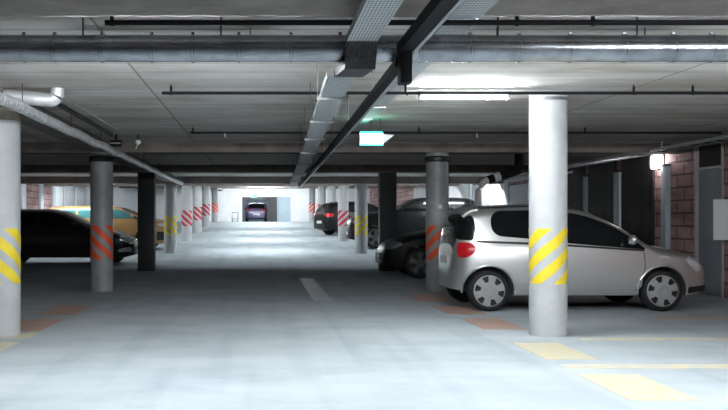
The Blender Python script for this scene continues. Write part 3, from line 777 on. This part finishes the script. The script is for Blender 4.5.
def make_car(name, label, loc, rotz, sp, detail=1.):
    B = Body(**sp['body'])
    t = thing(name, label, 'car', loc, rotz)
    obj('body', B.mesh(.03 / detail, int(22 * detail), int(12 * detail)), sp['paint'], t, True, 40)
    L = B.L
    # dark underbody between the wheels
    bm = NB(); box(bm, -L / 2 + .25, L / 2 - .25, -B.W2 * .66, B.W2 * .66, B.botz + .02, B.botz + .42); obj('underbody', bm, 'trim', t, False)
    for u in (B.xr, B.xf):
        for sd in (-1, 1): wheel(t, u, sd, B, sp.get('tw', .17), sp.get('style', 5), sp['capr'], sp.get('wheelmat', 'alloy'))
    for (nm, u0, u1, lo, hi, rl, rr, off, m) in sp['side']:
        for sd in (-1, 1): obj(nm, side_patch(B, sd, u0, u1, lo, hi, off, rl, rr), m, t)
    zinv = lambda z, a, b: next((a + (b - a) * i / 400 for i in range(401) if (B.top(a + (b - a) * i / 400) - z) * (1 if b > a and B.top(b) > B.top(a) else -1) >= 0), b)
    a, b, v = sp['screen']; obj('windscreen', top_patch(B, lambda q: a + (b - a) * q, -v, v), 'glass', t)
    if 'hatch' in sp:
        za, zb, v2 = sp['hatch']; obj('rear_window', top_patch(B, lambda q: zinv(za + (zb - za) * q, 0., 1.2), -v2, v2, .006, 16, 16), 'glass', t)
    for (u, z) in (sp['mirror'],):
        for sd in (-1, 1):
            y = B.y(u, z - .06)
            bm = NB(); bmesh.ops.create_uvsphere(bm, u_segments=16, v_segments=10, radius=1)
            bmesh.ops.transform(bm, matrix=Matrix.LocRotScale(Vector((u - L / 2, sd * (y + .12), z)), None, Vector((.055, .095, .065))), verts=bm.verts[:])
            tubepath(bm, [(u - L / 2 + .02, sd * (y - .02), z - .05), (u - L / 2, sd * (y + .08), z - .02)], .022, 8)
            obj('side_mirror', bm, sp.get('mirrormat', sp['paint']), t)
    for (nm, pts, wdt, m) in sp.get('seams', []):
        for sd in (-1, 1):
            bm = NB(); path = []
            for (p, q) in zip(pts, pts[1:]):
                for i in range(8): path.append((p[0] + (q[0] - p[0]) * i / 8, p[1] + (q[1] - p[1]) * i / 8))
            path.append(pts[-1])
            tubepath(bm, [(u - L / 2, sd * (B.y(u, z) + .0005), z) for u, z in path], wdt, 6); obj(nm, bm, m, t)
    for (nm, u, z, ln, m) in sp.get('handles', []):
        for sd in (-1, 1):
            y = B.y(u, z)
            obj(nm, tubepath(NB(), [(u - L / 2 - ln / 2, sd * (y - .01), z), (u - L / 2 - ln / 2 + .02, sd * (y + .03), z), (u - L / 2 + ln / 2 - .02, sd * (y + .03), z), (u - L / 2 + ln / 2, sd * (y - .01), z)], .012, 8), m, t)
    # plates
    obj('number_plate', box(NB(), -L / 2 + (.004 if sp.get('arch') else -.008), -L / 2 + .03, -.26, .26, sp.get('platez', .42), sp.get('platez', .42) + .11), 'plate', t, False)
    if sp.get('arch'):
        for u in (B.xr, B.xf):
            for sd in (-1, 1):
                bm = NB(); path = []
                for i in range(25):
                    a_ = PI * (i / 24) * 1.06 - .03 * PI; uu = u - (B.Ra + .012) * math.cos(a_); z = B.wr + (B.Ra + .012) * math.sin(a_)
                    z = max(z, B.botz + .02); path.append((uu - L / 2, sd * (B.y(uu, z) - .002), z))
                tubepath(bm, path, .016, 8); obj('wheel_arch_lip', bm, sp['arch'], t)
    for fn in sp.get('extra', []): fn(B, t)
    return t

# silver hatchback --------------------------------------------------
def silver_extra(B, t):
    L = B.L
    bm = NB(); side = []
    for sd in (-1, 1):
        tubepath(bm, [(u - L / 2, sd * (B.y(u, B.top(u) - .045) - .0), B.top(u) - .040) for u in [.35 + .1 * i for i in range(16)]], .013, 8)
    obj('roof_rail', bm, 'trim', t)
    obj('rear_spoiler', top_patch(B, lambda q: .17 + .2 * q, -.88, .88, .022, 6, 16), 'silver', t)
    obj('front_grille', box(NB(), L / 2 - .02, L / 2 + .006, -.36, .36, .28, .40, .004), 'trim', t)
    obj('antenna', tubepath(NB(), [(.1, 0, B.top(1.9) - .01), (-.12, 0, B.top(1.7) + .2)], .004, 6), 'trim', t)
yb = dict(L=3.615, W=1.66, bot=.215, xr=.51, xf=2.88, Ra=.335, wr=.283, rr=.15,
          top=[(0, .60), (.012, .70), (.03, .86), (.06, 1.02), (.10, 1.17), (.16, 1.31), (.23, 1.395), (.33, 1.435), (.6, 1.462), (1.2, 1.482), (1.55, 1.468), (1.85, 1.43), (2.05, 1.355), (2.4, 1.17), (2.66, 1.0), (2.80, .925), (3.05, .875), (3.30, .81), (3.45, .735), (3.55, .63), (3.60, .53), (3.615, .48)],
          plan=[(0, .36), (.015, .50), (.05, .66), (.11, .785), (.2, .88), (.34, .945), (.7, .99), (1.2, 1), (2.6, 1), (3.1, .975), (3.3, .925), (3.45, .85), (3.55, .73), (3.60, .60), (3.615, .48)])
silver_spec = dict(body=yb, paint='silver', style=6, capr=.222, wheelmat='hub', tw=.175,
    side=[('quarter_window', .55, 1.20, [(.5, 1.045), (1.3, .975)], [(.5, 1.375), (.8, 1.385), (1.3, 1.39)], .16, .03, .006, 'glass'),
          ('door_window', 1.27, 2.63, [(1.2, .97), (1.6, .935), (2.63, .85)], [(1.2, 1.385), (1.62, 1.355), (1.85, 1.31), (2.05, 1.24), (2.3, 1.115), (2.5, .975), (2.62, .875), (2.64, .86)], .03, .01, .006, 'glass'),
          ('tail_window', .075, .325, [(.05, .985), (.35, .965)], [(.07, 1.08), (.12, 1.19), (.18, 1.28), (.26, 1.325), (.33, 1.34)], .02, .09, .006, 'glass'),
          ('tail_lamp', .075, .315, [(0, .765), (.15, .735), (.32, .80)], [(0, .93), (.15, .945), (.32, .935)], .03, .10, .014, 'taillens'),
          ('headlamp', 3.19, 3.43, [(3.19, .69), (3.30, .60), (3.43, .53)], [(3.19, .735), (3.28, .745), (3.36, .70), (3.43, .62)], .08, .06, .012, 'headlens'),
          ('bumper_shade', 3.24, 3.58, [(3.2, .24), (3.6, .29)], [(3.2, .33), (3.6, .36)], .03, .03, .010, 'trim'),  # black strip for the shade low on the bumper, where little light reaches
          ('belt_moulding', .32, 2.62, [(.3, .945), (1.2, .912), (2.62, .825)], [(.3, .975), (1.2, .940), (2.62, .850)], .01, .01, .008, 'trim'),
          ('side_marker', 2.84, 2.96, [(2.8, .735), (3, .725)], [(2.8, .77), (3, .755)], .02, .02, .01, 'headlens'),
          ('door', 1.24, 2.60, [(1.2, .30), (2.5, .30), (2.60, .34)], [(1.2, .905), (1.6, .89), (2.6, .815)], .04, .03, .003, 'silver'),
          ('sill', .86, 2.53, [(.8, .225), (2.6, .225)], [(.8, .275), (2.6, .275)], .03, .03, .018, 'silver')],
    screen=(2.03, 2.77, .84), hatch=(.90, 1.36, .97), mirror=(2.42, .985), mirrormat='silver', arch='silver', platez=.64,
    seams=[('door_seam', [(2.615, .82), (2.63, .60), (2.57, .42), (2.50, .27)], .005, 'trim'), ('door_seam', [(1.225, .93), (1.225, .30)], .005, 'trim')],
    handles=[('door_handle', 1.40, .815, .16, 'trim')], extra=[silver_extra])
def squeeze(u): return u * .92 if u <= .5 else u - .04
for key in ('top', 'plan'): yb[key] = [(squeeze(u), v) for u, v in yb[key]]
for key in ('L', 'xr', 'xf'): yb[key] = squeeze(yb[key])
silver_spec['side'] = [(nm, squeeze(a), squeeze(b), [(squeeze(u), z) for u, z in lo], [(squeeze(u), z) for u, z in hi], rl, rr, off, m) for nm, a, b, lo, hi, rl, rr, off, m in silver_spec['side']]
silver_spec['seams'] = [(nm, [(squeeze(u), z) for u, z in pts], wd, m) for nm, pts, wd, m in silver_spec['seams']]
silver_spec['screen'] = (1.99, 2.73, .84); silver_spec['mirror'] = (2.38, .985); silver_spec['handles'] = [('door_handle', 1.36, .815, .16, 'trim')]
XREAR = 3.125 - .47
make_car('hatchback', 'silver three-door hatchback parked behind the right white column', (XREAR + yb['L'] / 2, F / 73.2 + .815, 0), 0, silver_spec, 1.0)

# a saloon / hatch / off-roader kit ----------------------------------
def car_spec(L, W, H, paint, kind, head='headlens', tail='taillens', glass='glass', cladding=None, bighead=False):
    k = L / 4.2; q = H / 1.45
    if kind == 'hatch':
        top = [(0, .62), (.02, .78), (.06, .95), (.14, 1.12), (.26, 1.28), (.38, 1.36), (.6, 1.41), (1.2, 1.45), (1.8, 1.445), (2.15, 1.40), (2.45, 1.29), (2.85, 1.08), (3.05, .985), (3.3, .93), (3.7, .84), (3.95, .75), (4.1, .65), (4.17, .55), (4.2, .48)]
    elif kind == 'saloon':
        top = [(0, .62), (.02, .80), (.05, .92), (.12, .985), (.5, 1.02), (.72, 1.08), (1.0, 1.24), (1.25, 1.36), (1.6, 1.43), (1.95, 1.45), (2.2, 1.42), (2.5, 1.30), (2.85, 1.10), (3.05, .985), (3.3, .93), (3.7, .85), (3.95, .76), (4.1, .66), (4.17, .55), (4.2, .48)]
    elif kind == 'van':
        top = [(0, .70), (.02, .9), (.05, 1.05), (.12, 1.22), (.22, 1.36), (.34, 1.41), (.6, 1.435), (1.4, 1.45), (2.2, 1.44), (2.6, 1.39), (2.95, 1.26), (3.25, 1.12), (3.42, 1.06), (3.8, .99), (4.02, .90), (4.12, .80), (4.18, .70), (4.2, .6)]
    else:
        top = [(0, .70), (.02, .9), (.05, 1.05), (.12, 1.22), (.22, 1.36), (.34, 1.41), (.6, 1.435), (1.4, 1.45), (1.9, 1.435), (2.2, 1.38), (2.5, 1.25), (2.72, 1.13), (2.9, 1.08), (3.3, 1.05), (3.75, 1.00), (4.0, .92), (4.12, .82), (4.18, .70), (4.2, .6)]
    T = lambda tab: [(u * k, z * q) for u, z in tab]
    body = dict(L=L, W=W, bot=.2 * q, xr=.78 * k, xf=3.38 * k, Ra=.345 * q, wr=.305 * q, rr=.15, top=T(top),
                tumble=[(z * q, f) for z, f in [(.12, .91), (.25, .965), (.45, .992), (.65, 1.0), (.85, .985), (.95, .955), (1.2, .875), (1.45, .775), (1.7, .68)]])
    if kind == 'van':
        w = [('rear_side_window', .38, 1.2, [(.3, 1.06), (1.3, 1.05)], [(.3, 1.28), (.5, 1.33), (1.3, 1.35)], .06, .03), ('rear_door_window', 1.27, 2.08, [(1.2, 1.05), (2.1, 1.035)], [(1.2, 1.35), (2.1, 1.345)], .03, .03), ('front_door_window', 2.16, 3.2, [(2.1, 1.035), (3.2, 1.01)], [(2.1, 1.345), (2.5, 1.32), (2.8, 1.23), (3.05, 1.11), (3.2, 1.025)], .03, .01)]
    elif kind == 'suv':
        w = [('rear_side_window', .38, 1.2, [(.3, 1.08), (1.3, 1.06)], [(.3, 1.28), (.5, 1.33), (1.3, 1.35)], .06, .03), ('rear_door_window', 1.27, 1.72, [(1.2, 1.06), (1.8, 1.05)], [(1.2, 1.35), (1.8, 1.35)], .03, .03), ('front_door_window', 1.79, 2.62, [(1.7, 1.05), (2.62, 1.03)], [(1.7, 1.35), (2.0, 1.325), (2.25, 1.26), (2.5, 1.13), (2.62, 1.05)], .03, .01)]
    else:
        w = [('rear_door_window', .82 if kind == 'hatch' else 1.16, 1.62, [(.8, 1.02), (1.7, .98)], [(.8, 1.22 if kind == 'hatch' else 1.05), (1.2, 1.31 if kind == 'hatch' else 1.22), (1.7, 1.35)], .10, .03),
             ('front_door_window', 1.70, 2.88, [(1.6, .98), (2.88, .95)], [(1.6, 1.35), (2.1, 1.32), (2.45, 1.20), (2.75, 1.03), (2.88, .96)], .03, .01)]
    side = [(nm, a * k, b * k, T(lo), T(hi), rl, rr, .006, glass) for nm, a, b, lo, hi, rl, rr in w]
    hz = (.66 if bighead else .60) if kind in ('hatch', 'saloon') else .74
    side += [('headlamp', 3.78 * k, 4.10 * k, T([(3.7, hz + (.02 if bighead else .08)), (4.1, hz - (.12 if bighead else .04))]), T([(3.7, hz + .14), (3.95, hz + .125), (4.1, hz + .02)]), .12, .05, .012, head),
             ('tail_lamp', .04 * k, .34 * k, T([(0, .76), (.36, .80)]), T([(0, .93), (.36, .92)]), .03, .08, .012, tail),
             ('door', 1.66 * k, 2.84 * k, T([(1.6, .30), (2.9, .30)]), T([(1.6, .945), (2.9, .905)]), .03, .03, .003, paint),
             ('rear_door', 1.0 * k, 1.63 * k, T([(.9, .45), (1.15, .40), (1.3, .30), (1.7, .30)]), T([(.9, .96), (1.7, .945)]), .03, .03, .003, paint)]
    if bighead: side += [('nose_glint', 3.74 * k, 4.08 * k, T([(3.7, .34), (4.2, .36)]), T([(3.7, .40), (3.95, .46), (4.2, .48)]), .1, .04, .012, 'headlens')]  # pale patch put in for the light reflected on the nose
    if cladding: side += [('lower_cladding', 1.14 * k, 3.02 * k, T([(1, .215), (3.1, .215)]), T([(1, .42), (3.1, .42)]), .02, .02, .012, cladding),
                          ('bumper_cladding', 3.76 * k, 4.12 * k, T([(3.7, .30), (4.2, .34)]), T([(3.7, .60), (4.2, .58)]), .02, .02, .012, cladding)]
    sc_ = (2.22, 3.0) if kind in ('hatch', 'saloon') else (2.24, 2.84) if kind == 'suv' else (2.62, 3.36)
    def ext(B, t):
        obj('grille', box(NB(), B.L / 2 - .02, B.L / 2 + .008, -.42, .42, .36 * q, .5 * q, .004), 'trim', t)
        obj('front_plate', box(NB(), B.L / 2 + .004, B.L / 2 + .016, -.24, .24, .38 * q, .47 * q), 'plate', t, False)
    d = dict(body=body, paint=paint, capr=.235 * q, tw=.2, side=side, screen=(sc_[0] * k, sc_[1] * k, .86), mirror=((2.62 if kind != 'van' else 3.0) * k, 1.03 * q if kind not in ('suv', 'van') else 1.1 * q),
             handles=[('door_handle', 1.82 * k, .86 * q, .18, 'trim')], extra=[ext], platez=.5 * q)
    d['hatch'] = (1.0 * q, 1.33 * q, .82) if kind != 'saloon' else None
    if kind == 'saloon': d.pop('hatch')
    return d

def park(name, label, xnose, d, spec, nose=+1, yaw=0.):
    L = spec['body']['L']; W = spec['body']['W']
    x = xnose - nose * L / 2
    return make_car(name, label, (x, d + W / 2, zf(d + W / 2) + .0), (0 if nose > 0 else PI) + yaw, spec, .75)
# dark car on the left, nose towards the aisle
park('hatchback', 'black hatchback on the left with a pale headlamp behind the striped grey column', (139 - CX) / 37.3, F / 38.3, car_spec(4.25, 1.76, 1.50, 'glossblack', 'hatch', bighead=True), 1)
# gold off-roader behind it
park('people_carrier', 'gold people carrier behind the black hatchback on the left', -2.9, 28.9, car_spec(4.3, 1.8, 1.43, 'gold', 'van', glass='glassteal', cladding='trim'), 1)
# black car behind the silver one, nose towards the aisle
park('hatchback', 'black hatchback with its nose sticking out left of the right grey column', (379.5 - CX) / 45.0, F / 46.5, car_spec(4.1, 1.72, 1.57, 'blackcar', 'hatch', head='dimlens'), -1)
# dark off-roader beyond the right black column
park('offroad_car', 'dark off-roader beyond the right black square column', (347 - CX) / 29.5, F / 30.5, car_spec(4.4, 1.8, 1.70, 'blackcar', 'suv', head='dimlens'), -1)
# dark hatch showing its tail
park('hatchback', 'small black car showing a red tail lamp between the far right columns', 6.35, 37.6, car_spec(4.0, 1.7, 1.42, 'blackcar', 'hatch'), 1, math.radians(18))
# far car in the end opening
L_ = 3.7
s = F / 65.0
make_car('hatchback', 'dark violet car parked inside the opening in the end wall', ((256.5 - CX) / s, 66.0, zf(66)), PI / 2, car_spec(L_, 1.62, 1.4, 'purple', 'hatch'), .6)
# a small trolley by the far wall
q = (235 - CX) / (F / 60.)
t = thing('hand_trolley', 'small dark hand trolley by the white end wall left of the opening', 'trolley', (q, 60., zf(60)))
bm = NB(); box(bm, -.25, .25, -.15, .15, .16, .22); obj('deck', bm, 'bluewall', t, False)
bm = NB(); tubepath(bm, [(-.2, .14, .2), (-.2, .14, .62), (.2, .14, .62), (.2, .14, .2)], .025, 8); obj('handle', bm, 'rod', t)
for x in (-.18, .18):
    for y in (-.1, .1): obj('wheel', lathe(NB(), [(.08, -.02), (.08, .02)], 16, 'x', (x, y, .08)), 'tyre', t)

# ------------------------------------------------------------------ world, camera, view
w = bpy.data.worlds.new('world'); sc.world = w; w.use_nodes = True
w.node_tree.nodes['Background'].inputs[0].default_value = (.5, .6, .7, 1); w.node_tree.nodes['Background'].inputs[1].default_value = .01
cd = bpy.data.cameras.new('camera'); cam = bpy.data.objects.new('camera', cd); COL.objects.link(cam)
cam.location = (0, 0, CAMZ); cam.rotation_euler = (PI / 2, 0, 0)
cd.sensor_width = 36; cd.lens = F / 728 * 36
cd.shift_x = (364 - CX) / 728; cd.shift_y = (CY - 205) / 728; cd.clip_end = 200
sc.camera = cam
sc.view_settings.view_transform = 'Standard'; sc.view_settings.look = 'None'; sc.view_settings.gamma = 1; sc.view_settings.exposure = .9
sc.cycles.max_bounces = 6; sc.cycles.diffuse_bounces = 2; sc.cycles.caustics_reflective = False; sc.cycles.sample_clamp_indirect = 4
